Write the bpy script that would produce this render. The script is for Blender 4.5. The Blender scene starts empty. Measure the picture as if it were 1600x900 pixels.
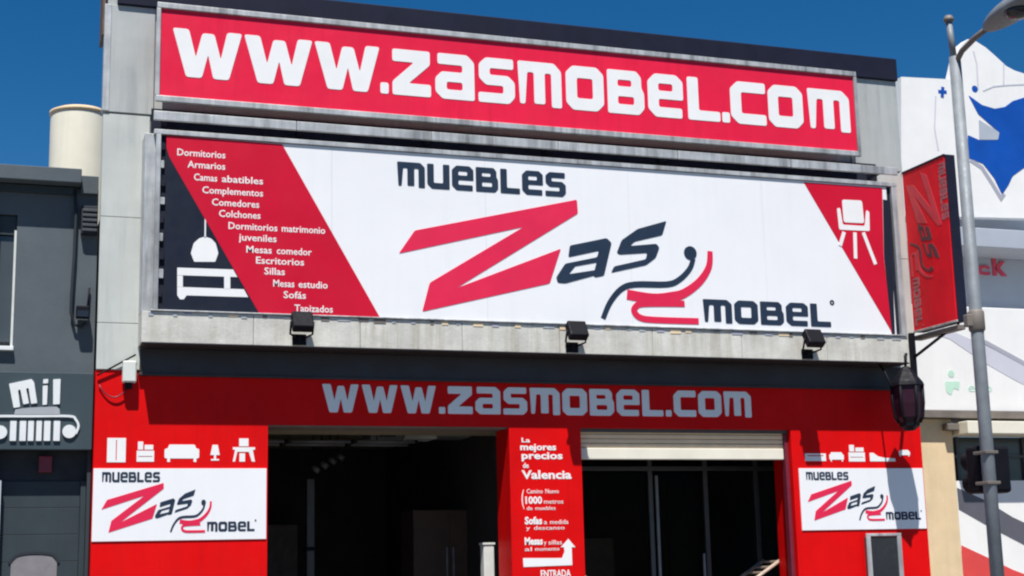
import bpy, bmesh, math, random
from mathutils import Matrix, Vector
from mathutils.geometry import tessellate_polygon
random.seed(7)
scene = bpy.context.scene
C = scene.collection

# ------------------------------------------------------------------ camera
YAW, PITCH, ROLL = 0.34258, 0.18638, -0.024147
cd = bpy.data.cameras.new('camera'); cam = bpy.data.objects.new('camera', cd); C.objects.link(cam)
_d = Vector((math.sin(YAW)*math.cos(PITCH), math.cos(YAW)*math.cos(PITCH), math.sin(PITCH)))
_r = Vector((math.cos(YAW), -math.sin(YAW), 0)); _u = _r.cross(_d)
_R = _r*math.cos(ROLL) + _u*math.sin(ROLL); _U = -_r*math.sin(ROLL) + _u*math.cos(ROLL)
_m = Matrix((_R, _U, -_d)).transposed().to_4x4(); _m.translation = (0, -15, 1.6)
cam.matrix_world = _m
cd.sensor_width = 36; cd.lens = 36*2342.85/1600; cd.clip_start = .1; cd.clip_end = 4000
scene.camera = cam

# ------------------------------------------------------------------ sky, sun, exposure
SUN = Vector((-.36, -1.0, 2.17)).normalized()
EL = math.asin(SUN.z); AZ = math.atan2(SUN.x, SUN.y)
w = bpy.data.worlds.new('World'); scene.world = w; w.use_nodes = True
nt = w.node_tree; bg = nt.nodes['Background']
sky = nt.nodes.new('ShaderNodeTexSky'); sky.sky_type = 'NISHITA'; sky.sun_disc = False
sky.sun_elevation = EL; sky.sun_rotation = AZ
sky.altitude = 900; sky.air_density = 1.0; sky.dust_density = 0.05; sky.ozone_density = 5.0
hs = nt.nodes.new('ShaderNodeHueSaturation'); hs.inputs['Saturation'].default_value = 1.34
nt.links.new(sky.outputs[0], hs.inputs['Color']); nt.links.new(hs.outputs[0], bg.inputs[0]); bg.inputs[1].default_value = 0.06
sl = bpy.data.lights.new('sun', 'SUN'); sl.energy = 5.0; sl.angle = math.radians(.53); sl.color = (1, .965, .91)
sun = bpy.data.objects.new('sun', sl); C.objects.link(sun); sun.location = SUN*60
sun.rotation_euler = SUN.to_track_quat('Z', 'Y').to_euler()
vs = scene.view_settings; vs.view_transform = 'Standard'; vs.look = 'None'; vs.exposure = 0.5; vs.gamma = 1; vs.use_curve_mapping = False
scene.cycles.max_bounces = 6
scene.cycles.filter_width = 2.2

# ------------------------------------------------------------------ materials
def mat(name, col, rough=.5, metal=0, var=.12, scale=6, bump=0, streak=0, streak_col=None, spec=.5, fine=0, coat=0, bscale=None, st=.48):
    m = bpy.data.materials.new(name); m.use_nodes = True
    t = m.node_tree; n = t.nodes; l = t.links; b = n['Principled BSDF']
    b.inputs['Metallic'].default_value = metal; b.inputs['Specular IOR Level'].default_value = spec
    b.inputs['Coat Weight'].default_value = coat
    tc = n.new('ShaderNodeTexCoord')
    geo = n.new('ShaderNodeNewGeometry')
    def noise(s, det=5, vec=None, r=.6):
        q = n.new('ShaderNodeTexNoise'); q.inputs['Scale'].default_value = s; q.inputs['Detail'].default_value = det; q.inputs['Roughness'].default_value = r
        l.new(vec or geo.outputs['Position'], q.inputs['Vector']); return q
    def ramp(src, a, bb, ca, cb):
        q = n.new('ShaderNodeMapRange'); q.inputs[1].default_value = a; q.inputs[2].default_value = bb; q.inputs[3].default_value = ca; q.inputs[4].default_value = cb
        l.new(src, q.inputs[0]); return q.outputs[0]
    def mix(fac, a, bcol, mode='MIX'):
        q = n.new('ShaderNodeMix'); q.data_type = 'RGBA'; q.blend_type = mode
        if isinstance(fac, float): q.inputs[0].default_value = fac
        else: l.new(fac, q.inputs[0])
        for i, v in ((6, a), (7, bcol)):
            if isinstance(v, tuple): q.inputs[i].default_value = (*v, 1)
            else: l.new(v, q.inputs[i])
        return q.outputs[2]
    n1 = noise(scale)
    k = 1-var
    base = mix(ramp(n1.outputs[0], .3, .7, 0, 1), tuple(c*k for c in col), tuple(min(1, c*(1+var*.6)) for c in col))
    if streak:
        mp = n.new('ShaderNodeMapping'); mp.inputs['Scale'].default_value = (9, 9, .55)
        l.new(geo.outputs['Position'], mp.inputs['Vector'])
        s1 = noise(1, 6, mp.outputs[0], .7); s2 = noise(1.3, 3)
        mu = n.new('ShaderNodeMath'); mu.operation = 'MULTIPLY'
        l.new(ramp(s1.outputs[0], st, st+.22, 0, 1), mu.inputs[0]); l.new(ramp(s2.outputs[0], .35, .65, .2, 1), mu.inputs[1])
        mu2 = n.new('ShaderNodeMath'); mu2.operation = 'MULTIPLY'; l.new(mu.outputs[0], mu2.inputs[0]); mu2.inputs[1].default_value = streak
        base = mix(mu2.outputs[0], base, streak_col or tuple(c*.35 for c in col))
    if fine:
        n3 = noise(90, 3)
        base = mix(ramp(n3.outputs[0], .35, .65, 0, fine), base, tuple(c*.5 for c in col))
    l.new(base, b.inputs['Base Color'])
    n2 = noise(scale*2.3, 4)
    l.new(ramp(n2.outputs[0], .3, .7, max(.05, rough-.1), min(1, rough+.1)), b.inputs['Roughness'])
    if bump:
        nb = noise(bscale or 40, 4); bp = n.new('ShaderNodeBump'); bp.inputs['Strength'].default_value = bump; bp.inputs['Distance'].default_value = .02
        l.new(nb.outputs[0], bp.inputs['Height']); l.new(bp.outputs[0], b.inputs['Normal'])
    return m

M = {}
M['red'] = mat('red_paint', (.66, .0025, .003), .5, spec=.12, var=.12, scale=1.4, bump=.06, bscale=6, streak=.35, streak_col=(.3, .004, .006))
M['topred'] = mat('crimson_vinyl', (.74, .014, .055), .45, spec=.2, var=.1, scale=1.3, bump=.3, bscale=1.6, streak=.2)
M['mainred'] = mat('red_vinyl', (.56, .006, .03), .45, spec=.2, var=.1, scale=.9, bump=.03, bscale=3)
M['zred'] = mat('logo_red', (.7, .022, .075), .45, spec=.2, var=.08, scale=2)
M['white'] = mat('white_vinyl', (.8, .8, .81), .4, var=.035, scale=.8, bump=.1, bscale=1.6, streak=.13, streak_col=(.55, .55, .55))
M['letter'] = mat('white_letter', (.8, .8, .79), .4, var=.04, scale=3)
M['navy'] = mat('navy_vinyl', (.012, .016, .03), .5, spec=.2, var=.15, scale=3)
M['ink'] = mat('logo_ink', (.02, .035, .065), .5, spec=.2, var=.15, scale=3)
M['clad'] = mat('grey_cladding', (.42, .44, .425), .5, var=.1, scale=1.6, st=.44, streak=.7, streak_col=(.25, .27, .28), bump=.04, bscale=12)
M['clad2'] = mat('pale_cladding', (.5, .52, .49), .5, var=.1, scale=1.6, streak=.6, streak_col=(.28, .3, .3), bump=.04, bscale=12)
M['beam'] = mat('stained_concrete_paint', (.6, .59, .54), .75, var=.2, scale=4, streak=.75, st=.45, streak_col=(.32, .28, .2), bump=.15, bscale=30, fine=.15)
M['alu'] = mat('weathered_aluminium', (.52, .53, .53), .45, metal=.25, var=.22, scale=5, st=.42, streak=.9, streak_col=(.13, .13, .13))
M['coping'] = mat('navy_coping', (.012, .014, .03), .6, spec=.15, var=.2, scale=3)
M['brown'] = mat('rusty_flashing', (.12, .075, .055), .7, var=.3, scale=8)
M['gap'] = mat('gap_shade_tone', (.02, .022, .035), .8, spec=.1, var=.3, scale=7)  # shade of the gaps put into the colour; brackets and clips share it
M['fascia'] = mat('charcoal_fascia', (.026, .018, .02), .45, var=.25, scale=2.5)
M['black'] = mat('black_metal', (.006, .006, .01), .6, spec=.15, var=.2, scale=9)
M['lens'] = mat('lamp_glass', (.02, .022, .03), .12, var=.1, scale=9)
M['purple'] = mat('smoked_glass', (.03, .008, .018), .4, spec=.2, var=.1, scale=9)
M['cream'] = mat('cream_metal', (.76, .72, .6), .5, var=.08, scale=3)
M['slat'] = mat('beige_slat', (.8, .62, .4), .5, var=.1, scale=5)
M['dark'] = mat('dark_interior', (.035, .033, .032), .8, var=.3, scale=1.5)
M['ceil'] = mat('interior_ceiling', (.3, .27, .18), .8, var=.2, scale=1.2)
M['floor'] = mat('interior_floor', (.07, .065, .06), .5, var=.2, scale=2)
M['frame'] = mat('anthracite_frame', (.06, .065, .07), .4, var=.15, scale=6)
M['steel'] = mat('galvanised_steel', (.2, .22, .24), .6, metal=.1, var=.2, scale=9, streak=.3, streak_col=(.2, .2, .2))
M['wood'] = mat('pale_wood', (.42, .33, .26), .55, var=.25, scale=11)
M['brownwood'] = mat('walnut_veneer', (.08, .048, .034), .5, var=.25, scale=5)
M['offwhite'] = mat('offwhite_box', (.62, .64, .6), .5, var=.08, scale=6)
M['ngrey'] = mat('slate_render', (.098, .118, .132), .85, spec=.2, var=.16, scale=1.7, streak=.3, streak_col=(.075, .09, .1), bump=.12, bscale=60, fine=.12)
M['nsign'] = mat('slate_sign', (.045, .066, .078), .6, spec=.2, var=.1, scale=2)
M['ndark'] = mat('shutter_slate', (.036, .05, .058), .6, spec=.2, var=.14, scale=2, streak=.2)
M['nblack'] = mat('recess_black', (.012, .016, .024), .7, var=.2, scale=3)
M['nblind'] = mat('drawn_blind', (.2, .19, .2), .7, var=.15, scale=9)
M['dullred'] = mat('dull_red', (.16, .012, .03), .5, var=.1, scale=9)
M['wsign'] = mat('white_acrylic', (.72, .74, .74), .4, var=.05, scale=6)
M['hood'] = mat('grey_acrylic', (.36, .38, .4), .4, var=.05, scale=6)
M['tank'] = mat('cream_tank', (.74, .7, .57), .55, var=.06, scale=3, streak=.12)
M['rwhite'] = mat('white_render', (.8, .79, .77), .6, var=.05, scale=2, streak=.15, streak_col=(.6, .58, .55))
M['blue'] = mat('blue_panel', (.005, .075, .38), .5, spec=.2, var=.15, scale=2)
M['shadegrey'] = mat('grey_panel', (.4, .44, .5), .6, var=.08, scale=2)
M['lav'] = mat('lavender_shade_stripe', (.55, .55, .62), .6, var=.06, scale=2)
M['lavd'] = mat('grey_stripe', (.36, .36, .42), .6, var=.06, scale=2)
M['ckred'] = mat('sign_red', (.6, .05, .1), .5, var=.06, scale=4)
M['green'] = mat('pale_green_print', (.5, .72, .58), .6, var=.06, scale=8)
M['column'] = mat('cream_render', (.72, .55, .34), .85, var=.1, scale=3, bump=.2, bscale=50, streak=.15, fine=.12)
M['rglass'] = mat('shop_glass', (.06, .07, .075), .12, var=.1, scale=2)
M['rdark'] = mat('hoarding_charcoal', (.1, .1, .12), .5, var=.1, scale=3)
M['rred'] = mat('hoarding_red', (.66, .06, .055), .5, var=.1, scale=3)
M['umber'] = mat('umber_steel', (.17, .145, .125), .6, var=.2, scale=6)
M['asphalt'] = mat('asphalt', (.055, .055, .057), .9, var=.25, scale=1.3, bump=.5, bscale=120, fine=.4)
M['paving'] = mat('paving', (.18, .17, .16), .85, var=.15, scale=2, bump=.2, bscale=60, fine=.2)
M['kerb'] = mat('kerb_stone', (.34, .33, .31), .8, var=.15, scale=4)
M['roof'] = mat('gravel_roof', (.2, .19, .18), .9, var=.2, scale=6)
M['paint'] = mat('road_paint', (.7, .7, .68), .6, var=.15, scale=5)
M['bladered'] = mat('faded_red_panel', (.74, .008, .02), .5, spec=.2, var=.15, scale=3, streak=.3, streak_col=(.4, .02, .04))
M['bladeink'] = mat('faded_grey_print', (.34, .12, .14), .5, var=.15, scale=6)
M['bladedark'] = mat('dark_print', (.11, .04, .05), .5, var=.15, scale=6)
M['bladepink'] = mat('pinkish_print', (.62, .04, .06), .5, var=.15, scale=6)
gl = bpy.data.materials.new('clear_glass'); gl.use_nodes = True
_b = gl.node_tree.nodes['Principled BSDF']; _b.inputs['Base Color'].default_value = (.75, .8, .82, 1); _b.inputs['Roughness'].default_value = .02
_b.inputs['Transmission Weight'].default_value = 1; _b.inputs['IOR'].default_value = 1.06
M['glass'] = gl

# ------------------------------------------------------------------ helpers
def root_loc(p):
    while p is not None and p.parent is not None: p = p.parent
    return Vector(p.location) if p is not None else Vector((0, 0, 0))
def tag(o, label=None, cat=None, group=None, kind=None):
    for k, v in (('label', label), ('category', cat), ('group', group), ('kind', kind)):
        if v: o[k] = v
    return o
def thing(name, label, cat, loc, group=None):
    o = bpy.data.objects.new(name, None); C.objects.link(o); o.location = loc; o.empty_display_size = .2
    return tag(o, label, cat, group)
def link(name, me, m, parent=None, smooth=False):
    off = root_loc(parent)
    if off.length: me.transform(Matrix.Translation(-off))
    me.materials.clear(); me.materials.append(M[m] if isinstance(m, str) else m)
    if smooth:
        for p in me.polygons: p.use_smooth = True
    o = bpy.data.objects.new(name, me); C.objects.link(o)
    if parent is not None: o.parent = parent
    return o
def from_bm(name, bm, m, parent=None, smooth=False):
    me = bpy.data.meshes.new(name); bm.to_mesh(me); bm.free(); return link(name, me, m, parent, smooth)
def bm_box(bm, x0, x1, y0, y1, z0, z1, bev=0):
    r = bmesh.ops.create_cube(bm, size=1, matrix=Matrix.Translation(((x0+x1)/2, (y0+y1)/2, (z0+z1)/2)) @ Matrix.Diagonal((abs(x1-x0), abs(y1-y0), abs(z1-z0), 1)))
    if bev:
        es = {e for v in r['verts'] for e in v.link_edges}
        bmesh.ops.bevel(bm, geom=list(es), offset=bev, segments=2, affect='EDGES', profile=.5)
def box(name, x0, x1, y0, y1, z0, z1, m, parent=None, bev=.006):
    bm = bmesh.new(); bm_box(bm, x0, x1, y0, y1, z0, z1, bev); return from_bm(name, bm, m, parent)
def tube(name, pts, r, m, parent=None, seg=10, r2=None):
    bm = bmesh.new(); pts = [Vector(p) for p in pts]; rings = []
    up = Vector((.13, .21, .97)).normalized()
    for i, p in enumerate(pts):
        d = (pts[min(i+1, len(pts)-1)] - pts[max(i-1, 0)]).normalized()
        a = d.cross(up)
        if a.length < .05: a = d.cross(Vector((1, 0, 0)))
        a.normalize(); b = d.cross(a)
        rr = r if r2 is None else r + (r2-r)*i/(len(pts)-1)
        rings.append([bm.verts.new(p + (a*math.cos(t)+b*math.sin(t))*rr) for t in [k*2*math.pi/seg for k in range(seg)]])
    for A, B in zip(rings, rings[1:]):
        for k in range(seg): bm.faces.new((A[k], A[(k+1) % seg], B[(k+1) % seg], B[k]))
    bm.faces.new(rings[0][::-1]); bm.faces.new(rings[-1])
    bmesh.ops.recalc_face_normals(bm, faces=bm.faces)
    o = from_bm(name, bm, m, parent, True)
    return o
def lathe(name, prof, c, m, parent=None, seg=28, flat=False):
    bm = bmesh.new(); rings = []
    for r, z in prof: rings.append([bm.verts.new((c[0]+r*math.cos(t), c[1]+r*math.sin(t), c[2]+z)) for t in [k*2*math.pi/seg+math.pi/seg for k in range(seg)]])
    for A, B in zip(rings, rings[1:]):
        for k in range(seg): bm.faces.new((A[k], A[(k+1) % seg], B[(k+1) % seg], B[k]))
    bm.faces.new(rings[0][::-1]); bm.faces.new(rings[-1])
    bmesh.ops.recalc_face_normals(bm, faces=bm.faces)
    return from_bm(name, bm, m, parent, not flat)
def area(p): return sum(a[0]*b[1]-b[0]*a[1] for a, b in zip(p, p[1:]+p[:1]))/2
def rounded(p, r, n=3):
    if not r: return list(p)
    out = []; L = len(p)
    for i in range(L):
        a, b, c = Vector(p[i-1]), Vector(p[i]), Vector(p[(i+1) % L])
        u, v = a-b, c-b; k = min(r, u.length*.45, v.length*.45)
        if u.length < 1e-6 or v.length < 1e-6: continue
        s, e = b+u.normalized()*k, b+v.normalized()*k
        for j in range(n+1):
            t = j/n; out.append(tuple(s*(1-t)**2 + b*2*t*(1-t) + e*t*t))
    return out
def XZ(y): return lambda a, b, h: (a, y-h, b)                 # faces the street (-Y)
def YZ(x): return lambda a, b, h: (x-h, -a, b)                # faces left (-X)
def shape(name, loops, f, th, m, parent=None, r=0):
    """flat cut-out with thickness: first loop outline, others holes (in plane coordinates)"""
    loops = [rounded(l, r) for l in loops]
    if area(loops[0]) < 0: loops[0] = loops[0][::-1]
    for i in range(1, len(loops)):
        if area(loops[i]) > 0: loops[i] = loops[i][::-1]
    tris = tessellate_polygon([[Vector((a, b, 0)) for a, b in l] for l in loops])
    flat = [p for l in loops for p in l]
    n = len(flat); vs_ = [f(a, b, th) for a, b in flat] + [f(a, b, 0) for a, b in flat]; fs = []
    for t in tris:
        A = area([flat[i] for i in t])
        t = tuple(t) if A > 0 else tuple(t)[::-1]
        fs.append(t)
    k = 0
    for l in loops:
        L = len(l)
        for i in range(L): j = (i+1) % L; fs.append((k+i, n+k+i, n+k+j, k+j))
        k += L
    me = bpy.data.meshes.new(name); me.from_pydata(vs_, [], fs); me.update()
    bm = bmesh.new(); bm.from_mesh(me); bmesh.ops.recalc_face_normals(bm, faces=bm.faces)
    bm.to_mesh(me); bm.free()
    return link(name, me, m, parent)
def stroke(pts, wd, closed=False, n=8):
    """outline polygon of a constant-width line with mitred joints; wd may be a list"""
    P = [Vector(p) for p in pts]; W = wd if isinstance(wd, (list, tuple)) else [wd]*len(P)
    L, R = [], []
    for i, p in enumerate(P):
        a = (p-P[i-1]).normalized() if i else (P[1]-P[0]).normalized()
        b = (P[i+1]-p).normalized() if i < len(P)-1 else a
        t = (a+b).normalized(); nn = Vector((-t.y, t.x)); k = W[i]/2/max(.5, nn.dot(Vector((-a.y, a.x))))
        L.append(tuple(p+nn*k)); R.append(tuple(p-nn*k))
    return L + R[::-1]
def smooth(pts, n=5):
    P = [Vector(p) for p in pts]; out = []
    for i in range(len(P)-1):
        p0, p1, p2, p3 = P[max(i-1, 0)], P[i], P[i+1], P[min(i+2, len(P)-1)]
        for j in range(n):
            t = j/n; out.append(tuple(.5*((2*p1)+(p2-p0)*t+(2*p0-5*p1+4*p2-p3)*t*t+(3*p1-p0-3*p2+p3)*t**3)))
    return out + [tuple(P[-1])]
def circle(c, r, n=20): return [(c[0]+r*math.cos(k*2*math.pi/n), c[1]+r*math.sin(k*2*math.pi/n)) for k in range(n)]
def rect(x0, x1, z0, z1): return [(x0, z0), (x1, z0), (x1, z1), (x0, z1)]

GL = {  # blocky letters of the shop's wordmark: width, outline, holes
 'w': (1.34, [(0,1),(.31,1),(.45,.42),(.57,.94),(.80,.94),(.93,.42),(1.05,1),(1.34,1),(1.09,0),(.79,0),(.685,.5),(.57,0),(.27,0)]),
 '.': (.24, [(0,.24),(.24,.24),(.24,0),(0,0)]),
 'z': (.95, [(0,1),(.93,1),(.93,.70),(.40,.27),(.95,.27),(.95,0),(0,0),(0,.29),(.53,.73),(0,.73)]),
 'a': (.98, [(.06,1),(.8,1),(.98,.84),(.98,0),(.18,0),(0,.15),(0,.45),(.16,.6),(.68,.6),(.68,.76),(.06,.76)], [(.28,.38),(.68,.38),(.68,.21),(.28,.21)]),
 's': (.95, [(.2,1),(.92,1),(.92,.77),(.3,.77),(.3,.62),(.78,.62),(.95,.48),(.95,.15),(.8,0),(0,0),(0,.22),(.65,.22),(.65,.39),(.2,.39),(.02,.54),(.02,.85)]),
 'm': (1.2, [(0,1),(1.0,1),(1.2,.82),(1.2,0),(.92,0),(.92,.76),(.74,.76),(.74,.06),(.44,.06),(.44,.76),(.26,.76),(.19,.04),(.05,.04)]),
 'o': (1.0, [(.18,1),(.82,1),(1,.84),(1,.16),(.82,0),(.18,0),(0,.16),(0,.84)], [(.29,.73),(.71,.73),(.71,.27),(.29,.27)]),
 'b': (1.0, [(0,1),(.8,1),(.93,.86),(.93,.62),(1.0,.5),(1.0,.15),(.85,0),(0,0)], [(.28,.78),(.66,.78),(.66,.63),(.28,.63)], [(.28,.4),(.72,.4),(.72,.22),(.28,.22)]),
 'e': (.96, [(.2,1),(.78,1),(.96,.85),(.96,.42),(.29,.42),(.29,.23),(.92,.23),(.92,0),(.2,0),(0,.18),(0,.82)], [(.29,.78),(.68,.78),(.68,.61),(.29,.61)]),
 'l': (.88, [(0,1),(.3,1),(.3,.23),(.88,.23),(.88,0),(0,0)]),
 'c': (.95, [(.2,1),(.95,1),(.95,.75),(.29,.75),(.29,.25),(.95,.25),(.95,0),(.2,0),(0,.18),(0,.82)]),
 'u': (.98, [(0,1),(.29,1),(.29,.24),(.69,.24),(.69,1),(.98,1),(.98,0),(.2,0),(0,.18)]),
}
def wordmark(txt, x0, x1, z0, z1, f, th, m, parent, T=None, gap=.10, r=.045):
    T = T or (lambda p: p)
    tot = sum(GL[c][0] for c in txt) + gap*(len(txt)-1); sx = (x1-x0)/tot; h = z1-z0; x = 0
    for c in txt:
        g = GL[c]
        shape('letter', [[T((x0+(x+a)*sx, z0+b*h)) for a, b in rounded(l, r, 2)] for l in g[1:]], f, th, m, parent)
        x += g[0] + gap
def text(name, txt, x0, x1, z0, z1, f, th, m, parent, T=None, bold=.0):
    ws = txt.split(' '); tot = sum(len(q) for q in ws)+len(ws)-1; k = 0
    for q in ws:
        word(name, q, x0+(x1-x0)*k/tot, x0+(x1-x0)*(k+len(q))/tot, z0, z1, f, th, m, parent, T, bold); k += len(q)+1
def word(name, txt, x0, x1, z0, z1, f, th, m, parent, T=None, bold=.0):
    """line of small print in the built-in typeface, fitted to a box"""
    cu = bpy.data.curves.new('t', 'FONT'); cu.body = txt; cu.offset = bold; cu.resolution_u = 2; cu.fill_mode = 'BOTH'; cu.extrude = .5
    o = bpy.data.objects.new('t', cu); C.objects.link(o)
    dg = bpy.context.evaluated_depsgraph_get(); me = bpy.data.meshes.new_from_object(o.evaluated_get(dg))
    bpy.data.objects.remove(o); bpy.data.curves.remove(cu)
    xs = [v.co.x for v in me.vertices]; ys = [v.co.y for v in me.vertices]
    T = T or (lambda p: p)
    for v in me.vertices:
        a = x0+(v.co.x-min(xs))/(max(xs)-min(xs))*(x1-x0); b = z0+(v.co.y)/.70*(z1-z0)
        a, b = T((a, b)); v.co = f(a, b, th if v.co.z > 0 else 0)
    return link(name, me, m, parent)

# logo artwork in the main sign's plane (metres)
LOGO_Z = [(3.992,4.845),(4.166,5.098),(5.995,5.539),(6.002,5.385),(4.608,4.506),(5.791,4.985),(5.652,4.599),(4.236,4.245),(4.320,4.551),(5.371,5.202)]
LOGO_A = [(5.874,4.895),(5.896,5.025),(6.330,5.130),(6.386,5.078),(6.282,4.710),(6.176,4.686),(6.164,4.705),(5.828,4.606),(5.742,4.610),(5.727,4.667),(5.835,4.823),(6.209,4.911),(6.232,4.983)]
LOGO_AH = [(5.875,4.711),(6.174,4.766),(6.200,4.852),(5.950,4.798)]
LOGO_S = [(7.055,5.361),(6.703,5.252),(6.506,5.115),(6.442,4.970),(6.474,4.952),(6.806,4.987),(6.785,4.915),(6.406,4.819),(6.366,4.746),(6.787,4.850),(6.906,4.937),(6.956,5.054),(6.921,5.096),(6.605,5.056),(6.658,5.106),(6.996,5.196)]
LOGO_MAN = [(6.254,4.239),(6.340,4.417),(6.480,4.572),(6.649,4.629),(7.026,4.645),(7.180,4.705),(7.311,4.830),(7.362,4.948)]
LOGO_HEAD = [(7.329,5.011)][0]
LOGO_BACK = [(7.574,5.044),(7.551,4.867),(7.430,4.695),(7.242,4.559),(7.088,4.510),(6.854,4.481),(6.545,4.514)]
LOGO_LEG = [(7.231,4.437),(6.743,4.419),(6.639,4.377),(6.626,4.322),(6.696,4.262),(6.871,4.245),(7.393,4.247)]
LOGO_MUE = [[(3.983,5.559)][0], ([(5.870,5.744)][0][0], [(3.986,5.828)][0][1])]
LOGO_MOB = [[(7.454,4.234)][0], ([(9.062,4.389)][0][0], [(7.468,4.499)][0][1])]
def logo(f, th, parent, T=None, mz='zred', mi='ink', mw='ink', step=True):
    T = T or (lambda p: p)
    t = lambda l: [T(p) for p in l]
    h = 1
    shape('logo_letter', [t(rounded(LOGO_Z, .02))], f, th, mz, parent)
    shape('logo_letter', [t(rounded(LOGO_A, .02)), t(LOGO_AH)], f, th, mi, parent)
    shape('logo_letter', [t(rounded(LOGO_S, .02))], f, th, mi, parent)
    shape('logo_chair', [t(stroke(smooth(LOGO_BACK, 4), [.062+.05*min(1, i/16) for i in range(25)]))], f, th, mz, parent)
    shape('logo_chair_leg', [t(stroke(smooth(LOGO_LEG, 4), .07))], f, th*1.15, mz, parent)
    shape('logo_figure', [t(stroke(smooth(LOGO_MAN, 4), [.07-.014*abs(i-14)/14 for i in range(29)]))], f, th, mi, parent)
    shape('logo_head', [t(circle(LOGO_HEAD, .078))], f, th*1.3, mi, parent)
    (a, z0), (b, z1) = LOGO_MUE; wordmark('muebles', a, b, z0, z1, f, th, mw, parent, T)
    (a, z0), (b, z1) = LOGO_MOB; wordmark('mobel', a, b, z0, z1, f, th, mw, parent, T)
    shape('registered_mark', [t(circle((b+.03, z1+.02), .03, 14)), t(circle((b+.03, z1+.02), .012, 8))], f, th, mw, parent)

# ------------------------------------------------------------------ ground
def sheet(name, x0, x1, y0, y1, z, m):
    bm = bmesh.new(); bm.faces.new([bm.verts.new(v) for v in ((x0,y0,z),(x1,y0,z),(x1,y1,z),(x0,y1,z))]); return from_bm(name, bm, m)
tag(sheet('road', -600, 600, -600, 600, -.12, 'asphalt'), kind='structure')
tag(box('pavement', -60, 60, -6.4, 14, -.115, 0, 'paving', bev=0), kind='structure')
tag(box('kerb', -60, 60, -6.7, -6.405, -.115, .004, 'kerb', bev=.01), kind='structure')
tag(box('far_pavement', -60, 60, -24, -14, -.115, 0, 'paving', bev=0), kind='structure')
for k in range(8): tag(sheet('lane_marking', -14+4*k, -12+4*k, -10.4, -10.25, -.114, 'paint'), kind='structure')

# ------------------------------------------------------------------ the furniture shop
S = thing('furniture_shop', 'grey clad furniture shop with red ground floor and two open bays', 'shop', (5.7, .2, 0))
XL, XR = 1.03, 10.39
O1, O2, P1, P2, OT = 2.713, 5.276, 6.095, 8.662, 3.10
# red ground floor walls
box('red_wall', XL, O1, 0, .42, 0, 3.62, 'red', S, 0)
box('red_wall', O2, P1, 0, .42, 0, OT, 'red', S, 0)
box('red_wall', P2, XR, 0, .42, 0, 3.62, 'red', S, 0)
box('red_lintel', O1, P2, 0, .42, OT, 3.62, 'red', S, 0)
# upper wall: a screen in front of the low roof
box('upper_wall', XL+.02, XR-.02, .004, .34, 3.621, 7.5, 'clad', S, 0)
# cladding panels on the end piers
for (x0, x1, z0, z1, m) in ((XL, 1.49, 3.625, 4.08, 'clad2'), (XL, 1.49, 4.086, 5.15, 'clad2'), (XL, 1.49, 5.156, 6.215, 'clad2'), (XL-.008, 1.52, 6.235, 7.37, 'clad'),
                            (9.70, XR, 6.235, 7.37, 'clad'), (10.04, XR, 5.156, 6.215, 'clad2'), (10.04, XR, 4.086, 5.15, 'clad2'), (10.04, XR, 3.625, 4.08, 'clad2')):
    box('cladding_panel', x0, x1, -.016 if m == 'clad2' else -.026, .003, z0, z1, m, S, .003)
# corner trim on the left edge, coping
box('corner_trim', XL-.012, XL+.055, -.034, .1, 6.24, 7.37, 'alu', S, .004)
box('coping', XL+.11, XR+.012, -.06, .36, 7.372, 7.655, 'coping', S, .01)
box('coping_return', XL-.03, XL+.005, .02, .42, 7.05, 7.66, 'brown', S, .01)
# backing darkened to stand in for shade in the gaps, rail between the signs
box('backing', 1.50, 10.02, -.03, .003, 5.96, 6.3, 'gap', S, 0)
for k in range(6):
    a = 1.495+k*1.437
    box('rail', a, a+1.431, -.34, -.305, 6.09, 6.185, 'alu', S, .006)
for k in range(7): box('rail_bracket', 1.6+1.38*k, 1.65+1.38*k, -.304, -.03, 6.11, 6.16, 'gap', S, .002)
# the projecting box carrying the main sign, and the beam under it
box('sign_box', 1.42, 10.04, -.305, -.018, 4.16, 5.955, 'alu', S, .004)
for k in range(8):
    a = 1.42+k*1.0822
    box('beam_casing', a, a+1.0782, -.352, -.018, 3.85, 4.155, 'beam', S, .005)
for k in range(46):
    a = 1.5+k*.185+random.uniform(-.05, .05); b_ = random.uniform(.03, .14)
    box('sealant_patch', a, a+b_, -.357, -.3525, 4.128-random.uniform(0, .03), 4.15, random.choice(['lavd', 'alu', 'umber', 'slat']), S, .001)
box('soffit', 1.425, 10.07, -.346, -.063, 3.838, 3.8485, 'fascia', S, .002)  # plate darkened so the underside looks shaded despite ground bounce
box('fascia_band', 1.44, 10.28, -.05, -.001, 3.585, 3.837, 'fascia', S, .004)
box('fascia_trim', 1.43, 10.29, -.062, -.001, 3.565, 3.59, 'fascia', S, .004)
# body of the building behind
box('roof', XL+.02, XR-.02, .345, 12, 4.9, 5.2, 'roof', S, 0)
box('side_wall', XL+.02, XL+.2, .425, 12, 0, 4.895, 'ngrey', S, 0)
box('side_wall', XR-.2, XR-.02, .425, 12, 0, 4.895, 'ngrey', S, 0)
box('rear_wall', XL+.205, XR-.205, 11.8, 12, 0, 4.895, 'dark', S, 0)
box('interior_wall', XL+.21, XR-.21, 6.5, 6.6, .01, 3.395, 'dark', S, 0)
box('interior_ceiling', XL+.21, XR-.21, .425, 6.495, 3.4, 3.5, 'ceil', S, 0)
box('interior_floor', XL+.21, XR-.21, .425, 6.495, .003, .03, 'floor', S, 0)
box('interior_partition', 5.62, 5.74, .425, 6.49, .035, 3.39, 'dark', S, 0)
box('lintel_lining', O1+.004, O2-.004, .02, .418, 3.085, 3.0985, 'umber', S, .003)
box('dropped_ceiling', XL+.22, 5.6, .43, 1.25, 3.12, 3.16, 'ceil', S, .004)
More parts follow.
